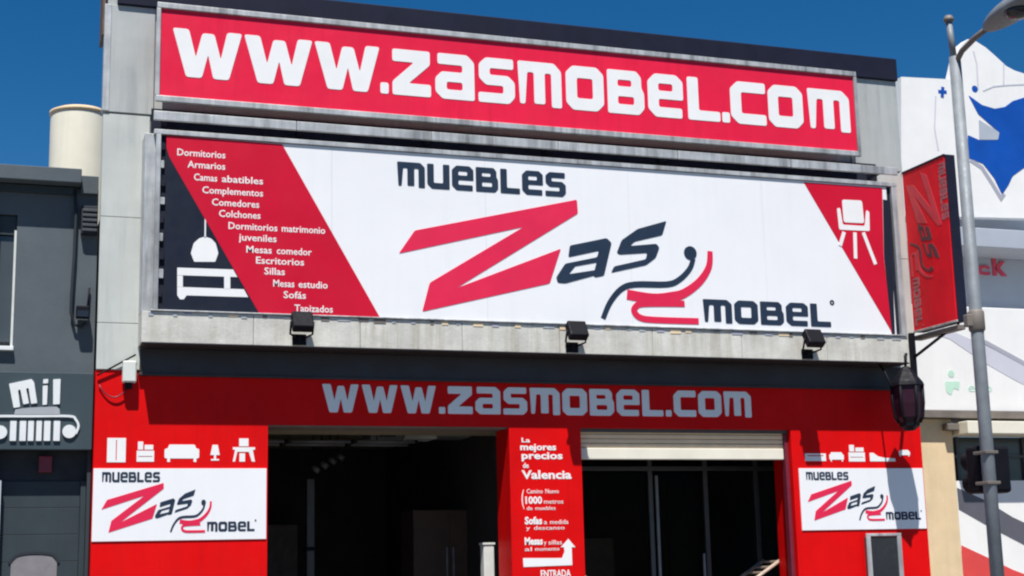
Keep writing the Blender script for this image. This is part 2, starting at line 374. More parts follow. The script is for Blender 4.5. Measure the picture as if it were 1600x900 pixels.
# roller shutter in the right-hand bay: separate slats and a bright bottom bar
sh = box('shutter_box', P1+.004, P2-.004, .06, .4, 3.06, 3.098, 'frame', S, 0)
for k in range(4): box('shutter_slat', P1+.01, P2-.05, .092+.002*(k % 2), .118, 2.895+.05*k, 2.94+.05*k, 'slat', S, .006)
box('shutter_bottom_bar', P1+.01, P2-.06, .075, .125, 2.765, 2.89, 'cream', S, .008)
box('shutter_guide', P2-.05, P2-.004, .06, .14, .01, 3.055, 'dullred', S, .004)
# glazed shop front behind the shutter
gf = thing('glazed_shop_front', 'dark glazed shop front with thin anthracite frame behind the half rolled shutter', 'shop front', (7.4, 1.2, .03))
for x in (6.2, 7.42, 8.14, 8.82, 9.2): box('mullion', x, x+.055, 1.2, 1.26, .03, 3.38, 'frame', gf, .004)
box('transom', 6.2, 9.25, 1.195, 1.265, 2.72, 2.77, 'frame', gf, .004)
for a, b in ((6.255, 7.42), (7.475, 8.14), (8.195, 8.82), (8.875, 9.2)):
    box('pane', a, b, 1.225, 1.235, .04, 2.72, 'glass', gf, 0)
    box('pane', a, b, 1.225, 1.235, 2.77, 3.38, 'glass', gf, 0)
box('door_frame', 7.5, 7.535, 1.175, 1.2, .04, 2.66, 'steel', gf, .004)
box('door_handle', 8.06, 8.085, 1.13, 1.16, .9, 1.75, 'steel', gf, .004)
# ceiling tubes, column and lamps seen through the left-hand bay
for k, (y, z) in enumerate(((2.2, 3.13), (2.5, 3.12))):
    t = thing('ceiling_light_tube', ['grey light tube nearest the street in the open left bay', 'grey light tube behind another one in the open left bay'][k], 'light tube', (4, y, z), 'light tubes in the left bay')
    for q in range(3):
        a = 2.6+q*.78; tube('tube_section', [(a, y, z), (a+.7, y, z)], .02, 'steel', t, 8)
        tube('end_cap', [(a+.7, y, z), (a+.735, y, z)], .026, 'black', t, 8)
    for q in range(2): tube('suspension_wire', [(3.0+q*1.4, y, z), (3.0+q*1.4, y, 3.4)], .006, 'black', t, 5)
col = thing('interior_column', 'slim grey column standing inside the open left bay', 'column', (3.75, 3.0, .03))
for z0, z1 in ((.03, 1.9), (1.93, 2.75)): box('column_section', 3.72, 3.82, 2.95, 3.05, z0, z1, 'frame', col, .01)
box('column_collar', 3.705, 3.835, 2.935, 3.065, 1.895, 1.935, 'black', col, .004)
for k in range(4):
    x, y, z = 3.85+.16*k, 3.2+.25*k, 2.9+.07*k
    s = thing('spotlight', ['spotlight nearest the slim interior column', 'second spotlight from the slim interior column', 'third spotlight from the slim interior column', 'spotlight farthest from the slim interior column'][k], 'spotlight', (x, y, z), 'spotlights in the left bay')
    tube('spot_body', [(x, y, z), (x+.06, y-.05, z-.05)], .035, 'steel', s, 10); tube('stem', [(x, y, z), (x, y, 3.4)], .008, 'black', s, 5)
pst = thing('display_post', 'white display post at the right edge of the open left bay', 'post', (5.2, .6, .03))
box('post_body', 5.15, 5.27, .55, .67, .035, 1.88, 'offwhite', pst, .01); box('post_cap', 5.14, 5.28, .54, .68, 1.881, 1.905, 'offwhite', pst, .004)

def wardrobe(x, y, wd, h, label, m):
    t = thing('wardrobe', label, 'wardrobe', (x+wd/2, y+.3, .03), 'wardrobes inside the shop')
    box('carcass', x, x+wd, y+.02, y+.6, .035, h, m, t, .006); box('plinth', x+.02, x+wd-.02, y+.03, y+.1, .031, .0345, 'black', t, 0)
    for k in range(2):
        d = box('door', x+.005+k*wd/2, x+wd/2-.005+k*wd/2, y, y+.019, .1, h-.01, m, t, .003)
        box('handle', x+wd/2-.05+k*.08, x+wd/2-.03+k*.08, y-.02, y-.001, 1.0, 1.9, 'steel', d, .003)
wardrobe(4.95, 2.6, .9, 2.35, 'brown wardrobe at the right side of the open left bay', 'brownwood')
wardrobe(3.05, 5.6, 1.1, 2.3, 'dark wardrobe at the back of the open left bay', 'brownwood')
wardrobe(6.9, 3.4, 1.0, 2.0, 'low brown wardrobe behind the glazed shop front', 'brownwood')
du = thing('ceiling_duct', 'grey air duct under the ceiling of the open left bay', 'duct', (4.9, 2.2, 3.2))
for k in range(3): box('duct_section', 4.35+.42*k, 4.75+.42*k, 2.3, 2.7, 3.16+.02*k, 3.39, 'offwhite' if k == 1 else 'steel', du, .01)
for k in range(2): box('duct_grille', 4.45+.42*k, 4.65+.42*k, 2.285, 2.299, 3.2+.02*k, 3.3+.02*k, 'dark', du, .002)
for k, (x, y) in enumerate(((3.3, 1.3), (4.3, 1.5))):
    q = thing('ceiling_downlight', ['white downlight on the ceiling near the left pier', 'white downlight on the ceiling near the middle of the left bay'][k], 'downlight', (x, y, 3.39), 'downlights in the left bay')
    lathe('ring', [(.09, 3.37), (.095, 3.38), (.095, 3.399)], (x, y, 0), 'offwhite', q, 18); lathe('diffuser', [(.07, 3.362), (.07, 3.3695)], (x, y, 0), 'wsign', q, 18)

# ------------------------------------------------------------------ top sign
T1 = thing('rooftop_sign', 'long crimson sign with white website lettering across the top of the shop', 'sign', (5.57, -.29, 6.3))
box('panel', 1.55, 9.60, -.30, -.28, 6.355, 7.272, 'topred', T1, 0)
for a, b, c, d in ((1.51, 9.64, 7.274, 7.333), (1.51, 9.64, 6.292, 6.353)): box('frame_rail', a, b, -.325, -.281, c, d, 'alu', T1, .006)
for a, b in ((1.505, 1.548), (9.602, 9.645)): box('frame_post', a, b, -.322, -.281, 6.354, 7.273, 'alu', T1, .006)
for k in range(6): box('bracket', 1.9+k*1.45, 1.96+k*1.45, -.279, -.027, 6.6, 6.66, 'black', T1, 0)
for c, x0, x1 in [('w', 1.666, 2.367), ('w', 2.387, 3.098), ('w', 3.118, 3.817), ('.', 3.824, 3.914), ('z', 3.956, 4.379), ('a', 4.429, 4.868), ('s', 4.912, 5.33), ('m', 5.367, 5.876), ('o', 5.929, 6.38), ('b', 6.426, 6.871), ('e', 6.918, 7.355), ('l', 7.411, 7.816), ('.', 7.841, 7.939), ('c', 7.955, 8.411), ('o', 8.444, 8.9), ('m', 8.968, 9.528)]:
    g = GL[c]; hh = 6.573; H = .508
    shape('letter', [[(x0+a*(x1-x0)/g[0], hh+b*H) for a, b in rounded(l, .05, 2)] for l in g[1:]], XZ(-.3), .004, 'letter', T1)

# ------------------------------------------------------------------ main sign
T2 = thing('main_shop_sign', 'wide white shop sign with red Z logo and slanted red panels', 'sign', (5.7, -.34, 4.16))
f2 = XZ(-.352)
for k in range(5): box('panel_sheet', 1.632+k*1.6586, 1.632+(k+1)*1.6586-.0015, -.352, -.31, 4.175, 5.932, 'white', T2, .001)
for a, b, z0, z1 in ((1.5, 10.06, 5.937, 5.985), (1.5, 10.06, 4.158, 4.172)): box('frame_rail', a, b, -.372, -.307, z0, z1, 'alu', T2, .004)
for a, b in ((1.522, 1.568), (9.985, 10.052)): box('frame_post', a, b, -.37, -.307, 4.172, 5.936, 'alu', T2, .004)
for k in range(9): box('frame_clip', 1.569, 1.60+.02*random.random(), -.36, -.307, 4.3+k*.185, 4.36+k*.185+.03*random.random(), ['gap', 'alu'][k % 2], T2, .002)
for a, b in ((1.57, 1.63), (9.928, 9.983)): box('gap_shade_strip', a, b, -.33, -.306, 4.174, 5.93, 'gap', T2, 0)  # near-black strips that paint the shade in the gaps beside the frame
shape('dark_corner', [[(1.622,5.802),(1.663,5.805),(1.711,5.693),(2.562,4.158),(1.626,4.158)]], f2, .002, 'navy', T2)
shape('red_stripe', [[(1.620,5.928),(1.661,5.931),(2.776,5.924),(3.789,4.165),(2.562,4.158),(1.653,5.708),(1.622,5.802)]], f2, .004, 'mainred', T2)
shape('red_corner', [[(8.820,5.916),(9.870,5.915),(9.824,5.079),(9.860,4.164),(9.849,4.217)]], f2, .003, 'mainred', T2)
shape('gap_shadow_edge', [[(9.868,5.777),(9.954,5.769),(9.925,4.814),(9.900,4.138),(9.860,4.164),(9.827,5.079)]], f2, .003, 'navy', T2)  # black strip painted as the shadow gap beside the right frame post
# pictograms
shape('pendant_shade', [[(1.877,4.747),(1.903,4.848),(1.957,4.901),(2.012,4.920),(2.072,4.904),(2.118,4.859),(2.145,4.760),(2.116,4.671),(1.910,4.662)]], f2, .003, 'letter', T2, r=.01)
shape('pendant_cord', [stroke([(2.013,5.123),(2.014,4.908)], .014)], f2, .003, 'letter', T2)
shape('bench_top', [[(1.748,4.596),(2.292,4.601),(2.335,4.527),(1.749,4.521)]], f2, .003, 'letter', T2)
shape('bench_base', [[(1.751,4.404),(2.401,4.406),(2.444,4.328),(1.843,4.323),(1.816,4.283),(1.780,4.281),(1.753,4.320)]], f2, .003, 'letter', T2)
shape('bench_post', [[(1.749,4.518),(1.803,4.518),(1.805,4.406),(1.751,4.406)]], f2, .003, 'letter', T2)
shape('bench_post', [[(2.205,4.526),(2.265,4.526),(2.267,4.403),(2.207,4.403)]], f2, .003, 'letter', T2)
shape('armchair_back', [[(9.311,5.740),(9.579,5.745),(9.589,5.473),(9.315,5.469)]], f2, .006, 'letter', T2, r=.03)
shape('armchair_arms', [[(9.236,5.632),(9.279,5.640),(9.301,5.441),(9.593,5.441),(9.626,5.633),(9.668,5.619),(9.656,5.384),(9.248,5.379)]], f2, .006, 'letter', T2, r=.02)
for p in ([(9.312,5.355),(9.246,5.190)], [(9.455,5.357),(9.441,5.047)], [(9.568,5.363),(9.704,4.992)]):
    shape('armchair_leg', [stroke(p, .045)], f2, .006, 'letter', T2)
LIST = [('Dormitorios', 1.728, 2.202, 5.734, 5.804), ('Armarios', 1.83, 2.203, 5.616, 5.686), ('Camas abatibles', 1.895, 2.583, 5.489, 5.559), ('Complementos', 1.979, 2.584, 5.363, 5.433), ('Comedores', 2.075, 2.546, 5.244, 5.314), ('Colchones', 2.146, 2.56, 5.131, 5.201), ('Dormitorios matrimonio', 2.242, 3.22, 5.012, 5.082), ('juveniles', 2.345, 2.723, 4.9, 4.97), ('Mesas comedor', 2.422, 3.081, 4.78, 4.85), ('Escritorios', 2.519, 3.003, 4.673, 4.743), ('Sillas', 2.603, 2.809, 4.566, 4.636), ('Mesas estudio', 2.693, 3.245, 4.446, 4.516), ('Sofás', 2.797, 3.023, 4.333, 4.403), ('Tapizados', 2.907, 3.298, 4.201, 4.271)]
for txt, x0, x1, z0, z1 in LIST: text('printed_line', txt, x0, x1, z0, z1, f2, .006, 'letter', T2, bold=.012)
logo(f2, .004, T2)

# ------------------------------------------------------------------ lettering on the fascia
T3 = thing('fascia_lettering', 'pale website lettering on the shaded red lintel above the bays', 'lettering', (5.7, -.005, 3.22))
wordmark('www.zasmobel.com', 3.264, 8.175, 3.232, 3.522, XZ(-.0005), .006, 'letter', T3, gap=.11)

# ------------------------------------------------------------------ wall logo panels
def wall_logo(x0, x1, z0, z1, lx, lz, sc, sz, label):
    t = thing('logo_panel', label, 'sign', ((x0+x1)/2, -.01, z0), 'logo panels on the red piers')
    box('panel', x0, x1, -.012, -.0005, z0, z1, 'white', t, .001)
    ox, oz = LOGO_Z[0][0], LOGO_Z[7][1]
    logo(XZ(-.012), .0025, t, lambda p: (lx+(p[0]-ox)*sc, lz+(p[1]-oz)*sz))
wall_logo(1.033, 2.70, 1.968, 2.662, 1.115, 2.05, .29, .365, 'white logo panel beside the grey neighbour, left of the open bay')
wall_logo(8.735, 10.375, 1.968, 2.662, 8.823, 2.075, .292, .345, 'white logo panel beside the cream column, half in shadow')

# ------------------------------------------------------------------ furniture pictograms on the red piers
IC = thing('furniture_pictograms', 'row of five white furniture pictograms above the left logo panel', 'pictograms', (1.9, -.003, 2.72))
fi = XZ(-.0005)
def ic(name, loops, p): return shape(name, loops, fi, .003, 'letter', p)
def icon_wardrobe(x, z, wd, h, p):
    o = ic('wardrobe_icon', [rect(x, x+wd, z, z+h), rect(x+wd*.47, x+wd*.52, z+h*.08, z+h*.92)], p)
def icon_cabinet(x, z, wd, h, p):
    ic('cabinet_icon', [rect(x, x+wd, z, z+h*.55), rect(x+wd*.1, x+wd*.9, z+h*.24, z+h*.28)], p)
    ic('cabinet_top', [rect(x+wd*.06, x+wd*.36, z+h*.6, z+h)], p); ic('cabinet_top', [rect(x+wd*.44, x+wd*.94, z+h*.6, z+h*.84)], p)
def icon_sofa(x, z, wd, h, p):
    ic('sofa_icon', [rounded([(x, z+h*.2), (x, z+h*.75), (x+wd*.1, z+h*.78), (x+wd*.12, z+h), (x+wd*.88, z+h), (x+wd*.9, z+h*.78), (x+wd, z+h*.75), (x+wd, z+h*.2)], h*.12)], p)
    for k in (.08, .84): ic('sofa_foot', [rect(x+wd*k, x+wd*(k+.08), z, z+h*.2)], p)
def icon_lamp(x, z, wd, h, p):
    ic('lamp_icon', [[(x+wd*.15, z+h*.35), (x+wd*.3, z+h), (x+wd*.7, z+h), (x+wd*.85, z+h*.35)]], p)
    ic('lamp_stem', [rect(x+wd*.42, x+wd*.58, z+h*.1, z+h*.35)], p); ic('lamp_base', [rect(x+wd*.2, x+wd*.8, z, z+h*.1)], p)
def icon_table(x, z, wd, h, p):
    ic('table_icon', [[(x, z), (x+wd*.1, z), (x+wd*.2, z+h*.42), (x+wd*.72, z+h*.42), (x+wd*.86, z), (x+wd, z), (x+wd*.9, z+h*.5), (x+wd, z+h*.52), (x+wd, z+h*.62), (x, z+h*.62), (x, z+h*.52), (x+wd*.1, z+h*.5)]], p)
    ic('chair_icon', [rect(x+wd*.28, x+wd*.7, z+h*.66, z+h)], p)
    ic('chair_icon', [rect(x+wd*.3, x+wd*.55, z, z+h*.36)], p)
icon_wardrobe(1.155, 2.722, .175, .235, IC); icon_cabinet(1.435, 2.728, .165, .195, IC); icon_sofa(1.70, 2.726, .335, .17, IC); icon_lamp(2.125, 2.74, .13, .155, IC); icon_table(2.365, 2.73, .22, .23, IC)
IC2 = thing('furniture_pictograms', 'row of white furniture pictograms above the right logo panel, last one shaded', 'pictograms', (9.5, -.003, 2.72))
ic('tv_bench_icon', [rect(8.83, 9.10, 2.745, 2.83), rect(8.86, 9.07, 2.80, 2.812)], IC2)
icon_sofa(9.145, 2.74, .19, .105, IC2); icon_cabinet(9.40, 2.74, .215, .19, IC2)
ic('bed_icon', [[(9.68, 2.742), (9.68, 2.84), (9.73, 2.84), (9.79, 2.80), (9.86, 2.785), (10.02, 2.775), (10.02, 2.742)]], IC2)
icon_sofa(10.075, 2.80, .15, .075, IC2)

# ------------------------------------------------------------------ printed notice on the middle pier
T4 = thing('pier_lettering', 'white slogan, phone lines and arrow printed on the middle red pier', 'lettering', (5.68, -.003, 1.6))
for txt, x0, x1, z0, z1, bd in [('La', 5.416, 5.51, 2.939, 2.986, 0.02), ('mejores', 5.399, 5.806, 2.857, 2.925, 0.03), ('precios', 5.411, 5.877, 2.763, 2.837, 0.03), ('de', 5.423, 5.488, 2.668, 2.722, 0.02), ('Valencia', 5.406, 5.973, 2.554, 2.641, 0.03), ('Camino Nuevo', 5.459, 5.821, 2.399, 2.446, 0.0), ('(', 5.399, 5.427, 2.286, 2.44, 0.0), ('1000', 5.442, 5.629, 2.292, 2.366, 0.03), ('metros', 5.651, 5.869, 2.29, 2.337, 0.0), ('de muebles', 5.454, 5.779, 2.225, 2.265, 0.0), ('Sofas', 5.429, 5.623, 2.079, 2.152, 0.04), ('a medida', 5.644, 5.92, 2.076, 2.123, 0.0), ('y descanso', 5.442, 5.875, 2.019, 2.059, 0.0), ('Mesas', 5.423, 5.624, 1.867, 1.939, 0.04), ('y sillas', 5.638, 5.84, 1.863, 1.91, 0.0), ('al momento', 5.421, 5.809, 1.8, 1.84, 0.0), ('ENTRADA', 5.592, 5.931, 1.526, 1.599, 0.02)]: text('printed_line', txt, x0, x1, z0, z1, fi, .003, 'letter', T4, bold=bd)
shape('arrow', [[(5.398,1.728),(5.836,1.720),(5.867,1.786),(5.861,1.833),(5.825,1.833),(5.915,1.919),(5.992,1.830),(5.949,1.831),(5.950,1.644),(5.403,1.636)]], fi, .003, 'letter', T4)

# ------------------------------------------------------------------ floodlights
def floodlight(x, label):
    z = 4.07
    t = thing('floodlight', label, 'floodlight', (x, -.33, 3.93), 'floodlights under the main sign')
    bm = bmesh.new(); bm_box(bm, -.105, .105, -.05, .05, -.1, .1, .014)
    bmesh.ops.transform(bm, matrix=Matrix.Translation((x, -.52, z)) @ Matrix.Rotation(math.radians(-32), 4, 'X'), verts=bm.verts)
    h = from_bm('housing', bm, 'black', t)
    bm = bmesh.new(); bm_box(bm, -.088, .088, .0505, .055, -.08, .08, .0)
    bmesh.ops.transform(bm, matrix=Matrix.Translation((x, -.52, z)) @ Matrix.Rotation(math.radians(-32), 4, 'X'), verts=bm.verts)
    from_bm('lens', bm, 'lens', h)
    for s in (-1, 1): tube('bracket_arm', [(x+s*.112, -.52, z), (x+s*.112, -.47, 3.955), (x+s*.05, -.41, 3.93)], .011, 'black', t, 6)
    tube('bracket_stem', [(x, -.42, 3.93), (x, -.352, 3.915)], .02, 'black', t, 8)
    box('wall_plate', x-.07, x+.07, -.372, -.3525, 3.86, 3.97, 'black', t, .004)
floodlight(2.955, 'black floodlight under the red list panel, leftmost of three')
floodlight(5.88, 'black floodlight below the logo, middle one of three')
floodlight(8.725, 'black floodlight below the word mobel, rightmost of three')

# ------------------------------------------------------------------ blade sign at the right corner
B = thing('blade_sign', 'red projecting sign with dark edge and sideways logo at the right corner', 'sign', (10.45, -.45, 4.25))
box('panel', 10.385, 10.40, -.86, -.03, 4.28, 6.20, 'bladered', B, 0)
box('casing', 10.402, 10.53, -.875, -.02, 4.262, 6.222, 'coping', B, .006)
for a, b in ((4.255, 4.279), (6.202, 6.226)): box('edge_trim', 10.378, 10.401, -.872, -.022, a, b, 'coping' if a > 5 else 'alu', B, .003)
ox, oz = LOGO_Z[0][0], LOGO_Z[7][1]
logo(YZ(10.385), .003, B, lambda p: (.62+(p[1]-oz-1.07)*.50, 6.13-(p[0]-ox)*.355), mz='bladepink', mi='bladedark', mw='bladeink')
box('bracket_strut', 10.40, 10.50, -.86, .0, 4.17, 4.225, 'umber', B, .004)
box('bracket_strut', 10.30, 10.36, -.08, -.027, 3.72, 4.25, 'black', B, .004)
tube('bracket_rod', [(10.45, -.8, 4.23), (10.45, -.8, 4.27)], .015, 'black', B, 6)
tube('bracket_brace', [(10.33, -.05, 3.95), (10.45, -.55, 4.18)], .018, 'black', B, 6)

# ------------------------------------------------------------------ lantern at the right end of the beam
Ln = thing('wall_lantern', 'black lantern hanging under the right end of the beam', 'lantern', (9.92, -.5, 3.12))
lathe('lantern_body', [(.11, 3.14), (.145, 3.2), (.165, 3.36), (.165, 3.56)], (9.91, -.5, 0), 'purple', Ln, 6, True)
lathe('lantern_cap', [(.195, 3.56), (.18, 3.6), (.09, 3.72), (.04, 3.78)], (9.91, -.5, 0), 'black', Ln, 6, True)
lathe('lantern_base', [(.05, 3.05), (.11, 3.10), (.115, 3.14)], (9.91, -.5, 0), 'black', Ln, 6, True)
for k in range(6):
    t = k*math.pi/3+math.pi/6
    pr_ = [(.115, 3.14), (.15, 3.2), (.17, 3.36), (.17, 3.56)]
    tube('lantern_rib', [(9.91+r*math.cos(t), -.5+r*math.sin(t), z) for r, z in pr_], .018, 'black', Ln, 6)
tube('lantern_hook', [(9.91, -.5, 3.77), (9.93, -.48, 3.9), (10.0, -.4, 3.94), (10.08, -.25, 3.94), (10.12, -.03, 3.93)], .018, 'black', Ln, 8)
tube('lantern_stay', [(9.74, -.46, 3.55), (9.76, -.3, 3.75), (9.76, -.2, 3.849)], .012, 'black', Ln, 6)

# ------------------------------------------------------------------ junction box and cables on the left pier
J = thing('junction_box', 'small off white junction box at the foot of the left grey pier', 'junction box', (1.34, -.05, 3.5))
box('box_body', 1.275, 1.405, -.12, -.0165, 3.49, 3.70, 'offwhite', J, .01); box('box_lid', 1.285, 1.395, -.128, -.121, 3.50, 3.69, 'offwhite', J, .003)
box('cable_gland', 1.30, 1.37, -.09, -.02, 3.43, 3.489, 'black', J, .006)
def sag(p, q, s, n=10): return [(p[0]+(q[0]-p[0])*t, p[1]+(q[1]-p[1])*t, p[2]+(q[2]-p[2])*t-s*4*t*(1-t)) for t in [i/n for i in range(n+1)]]
tag(tube('cable', sag((1.04, -.03, 3.56), (1.40, -.05, 3.77), .0), .009, 'black'), 'black cable running up across the foot of the left grey pier', 'cable')
tag(tube('cable', sag((1.06, -.02, 3.47), (1.32, -.04, 3.43), .1), .007, 'dullred'), 'red cable sagging below the junction box on the red wall', 'cable')

# ------------------------------------------------------------------ display case on the right pier
Dc = thing('display_case', 'silver framed display case with dark glass under the right logo panel', 'display case', (9.7, -.05, 1.2))
box('back_box', 9.53, 9.97, -.05, -.0005, 1.2, 1.885, 'frame', Dc, .004)
for a, b in ((9.52, 9.575), (9.925, 9.98)): box('frame_side', a, b, -.075, -.051, 1.2, 1.89, 'alu', Dc, .004)
box('frame_top', 9.52, 9.98, -.075, -.051, 1.8905, 1.92, 'alu', Dc, .004)
box('pane', 9.576, 9.924, -.06, -.0515, 1.2, 1.889, 'lens', Dc, 0)

# ------------------------------------------------------------------ chairs at the foot of the right bay
for k, (x, s) in enumerate(((6.16, 1), (8.58, -1))):
    ch = thing('display_chair', ['pale folding chair in the left corner of the shuttered bay', 'pale folding chair in the right corner of the shuttered bay'][k], 'chair', (x, .6, .03), 'chairs in the shuttered bay')
    tp = 1.6 if k == 0 else 1.6
    for y in (.45, .85):
        tube('back_post', [(x-s*.12, y, tp+.05), (x+s*.3, y, tp-.2), (x+s*.8, y, .03)], .022, 'wood', ch, 8)
        tube('leg', [(x-s*.0, y, .03), (x+s*.62, y, .7)], .022, 'wood', ch, 8)
    for q in range(4): box('back_slat', x+s*(-.09+.1*q)-.03, x+s*(-.09+.1*q)+.03, .47, .83, tp+.02-.06*q, tp+.045-.06*q, 'wood', ch, .004)
    box('seat', min(x+s*.2, x+s*.65), max(x+s*.2, x+s*.65), .46, .84, .7, .74, 'wood', ch, .01)

# ------------------------------------------------------------------ left neighbour
NY = .15
N = thing('grey_workshop', 'low slate grey building with flat cornice on the left', 'building', (-2.5, .3, 0))
box('wall', -5, .0865, NY, NY+.3, 3.6, 5.46, 'ngrey', N, 0)
box('wall', .2545, 1.018, NY, NY+.3, 3.6, 5.46, 'ngrey', N, 0)
box('wall', .0868, .2542, NY, NY+.3, 5.16, 5.46, 'ngrey', N, 0); box('wall', .0868, .2542, NY, NY+.3, 3.6, 3.84, 'ngrey', N, 0)
box('wall', -5, 1.018, NY+.02, NY+.3, 2.85, 3.599, 'nblack', N, 0)
box('wall', .985, 1.018, NY, NY+.3, 0, 2.849, 'ndark', N, 0)
box('wall', -5, .16, NY, NY+.3, 0, 2.849, 'shadegrey', N, 0)
box('cornice', -5, .84, NY-.20, NY+.4, 5.47, 5.615, 'ngrey', N, .008)
box('cornice', .845, 1.012, NY-.06, NY+.4, 5.40, 5.585, 'ngrey', N, .008)
box('cornice_painted_shade', -5, .80, NY-.05, NY-.001, 5.385, 5.46, 'ndark', N, .004)  # dark board added to paint the cornice's cast shadow on the wall
box('roof', -5, 1.0, NY+.41, 9, 5.2, 5.35, 'roof', N, 0)
box('rear_wall', -5, 1.0, 8.8, 9, 0, 5.195, 'ngrey', N, 0)
wn = box('window_frame', .06, .25, NY+.1, NY+.16, 3.86, 5.15, 'frame', N, 0)
box('pane', -.6, .235, NY+.06, NY+.07, 3.9, 4.95, 'rglass', wn, 0); box('shutter_housing', -.6, .25, NY+.03, NY+.09, 4.96, 5.15, 'ndark', wn, .003)
box('window_jamb', .232, .2535, NY-.004, NY+.12, 3.845, 5.0, 'offwhite', wn, .002)
box('window_sill', -.7, .262, NY-.06, NY+.1, 3.805, 3.845, 'wsign', wn, .004)
box('recess_lintel', .16, .985, NY+.12, NY+.3, 2.56, 2.849, 'nblack', N, 0)  # black colour stands in for the shadow below the workshop sign
box('recess_side', .162, .2, NY+.001, NY+.32, 0, 2.559, 'shadegrey', N, 0)
dr = thing('workshop_shutter', 'plain slate grey shutter door under the car logo sign', 'door', (.58, NY+.2, 0))
for k in range(10): box('door_panel', .202, .93, NY+.10, NY+.13, .01+.255*k, .262+.255*k, 'ndark', dr, .003)
box('door_post', .932, .983, NY+.06, NY+.2, 0, 2.558, 'ndark', dr, .004)
ov = shape('blind_disc', [[(.315, 1.2), (.315, 1.78), (.36, 1.835), (.45, 1.855), (.60, 1.855), (.69, 1.835), (.735, 1.78), (.735, 1.2)]], XZ(NY+.099), .006, 'nblind', dr)
shape('disc_rim', [stroke(smooth([(.30, 1.78), (.36, 1.85), (.46, 1.872), (.6, 1.872), (.7, 1.85), (.75, 1.78)], 4), .022)], XZ(NY+.099), .012, 'nblack', dr)
em = box('alarm_box', .535, .66, NY+.05, NY+.119, 2.64, 2.80, 'dullred', None, .01); tag(em, 'small dull red alarm box in the dark recess above the grey shutter', 'alarm box')
# sign with the car front
NS = thing('workshop_sign', 'slate sign with white lettering and a car front logo', 'sign', (.4, NY-.08, 2.84))
box('panel', -2.2, 1.015, NY-.10, NY-.002, 2.845, 3.59, 'nsign', NS, .006)
fn = XZ(NY-.10)
for nm, pts, mm in (('letter', [(0.233,3.471),(0.436,3.521),(0.461,3.490),(0.496,3.291),(0.441,3.282),(0.412,3.435),(0.390,3.427),(0.421,3.287),(0.370,3.276),(0.337,3.419),(0.317,3.411),(0.341,3.251),(0.283,3.241)], 'wsign'),
                    ('letter', [(0.542,3.458),(0.587,3.463),(0.586,3.277),(0.546,3.273)], 'wsign'), ('letter_dot', [(0.545,3.520),(0.590,3.525),(0.589,3.484),(0.544,3.479)], 'wsign'),
                    ('letter', [(0.636,3.522),(0.704,3.527),(0.704,3.284),(0.643,3.278)], 'wsign'),
                    ('car_bonnet', [(0.290,3.177),(0.298,3.226),(0.392,3.242),(0.509,3.251),(0.674,3.258),(0.703,3.238),(0.709,3.182)], 'hood')):
    shape(nm, [pts], fn, .02, mm, NS, r=.006)
shape('car_wing', [stroke(smooth([(-0.038,3.028),(-0.007,3.101),(0.048,3.153),(0.163,3.161),(0.454,3.164),(0.795,3.168),(0.856,3.137),(0.884,3.073),(0.860,2.998)], 4), .022)], fn, .018, 'wsign', NS)
for a, b in ((75, 130), (150, 205), (215, 265), (280, 328), (340, 395), (415, 470)):
    pass
GRILLE = [(0.258, 0.315, 2.927, 3.116), (0.345, 0.403, 2.927, 3.117), (0.421, 0.473, 2.928, 3.118), (0.497, 0.546, 2.928, 3.119), (0.567, 0.625, 2.929, 3.119), (0.655, 0.714, 2.929, 3.12)]
for a, b, z0, z1 in GRILLE: shape('grille_bar', [rect(a, b, z0, z1)], fn, .02, 'wsign', NS, r=.004)
for c in ([(0.800,3.020)][0], [(0.169,3.008)][0]): shape('headlight', [circle(c, .064)], fn, .022, 'wsign', NS)
# small fittings
dp = tag(tube('drainpipe', [(0.786,.1,5.438),(0.804,.1,5.216),(0.799,.1,4.761),(0.786,.1,4.374),(0.786,.1,4.195),(0.819,.1,4.075),(0.880,.1,4.052),(0.928,.1,4.098)], .016, 'nblack'), 'thin black cable pipe looping down the grey wall', 'pipe')
vb = thing('vent_box', 'dark square vent under the cornice of the grey building', 'vent', (.93, .1, 4.98))
box('vent_housing', .855, 1.012, .06, .1495, 4.985, 5.27, 'nblack', vb, .006)
for k in range(5): box('louvre', .865, 1.005, .045, .06, 5.01+.05*k, 5.035+.05*k, 'frame', vb, .002)
cb = thing('wall_lamp', 'small black wall lamp on the grey wall below the vent', 'lamp', (.88, .1, 4.1))
box('lamp_housing', .83, .955, 0, .1, 4.13, 4.25, 'black', cb, .01); box('lamp_glass', .84, .945, -.004, .0, 4.14, 4.2, 'lens', cb, 0); tube('lamp_stem', [(.94, .1, 4.25), (.955, .12, 4.45)], .01, 'black', cb, 6)

# ------------------------------------------------------------------ tank on the roof
tk = thing('water_tank', 'cream cylindrical tank standing on the roof behind the grey pier', 'tank', (1.02, 3.2, 5.35))
lathe('tank_body', [(.345, 5.36), (.352, 5.45), (.352, 7.10), (.35, 7.13)], (.99, 3.2, 0), 'tank', tk, 40)
lathe('tank_lid', [(.365, 7.131), (.365, 7.17), (.30, 7.20), (.05, 7.22)], (.99, 3.2, 0), 'column', tk, 40)
vp = thing('vent_pipe', 'short cream pipe stub on the grey roof edge beside the pier', 'pipe', (.955, .45, 5.5))
tube('pipe_body', [(.955, .45, 5.4), (.955, .45, 5.60)], .04, 'tank', vp, 14); lathe('pipe_cap', [(.05, 5.60), (.05, 5.63), (.02, 5.65)], (.955, .45, 0), 'tank', vp, 16)

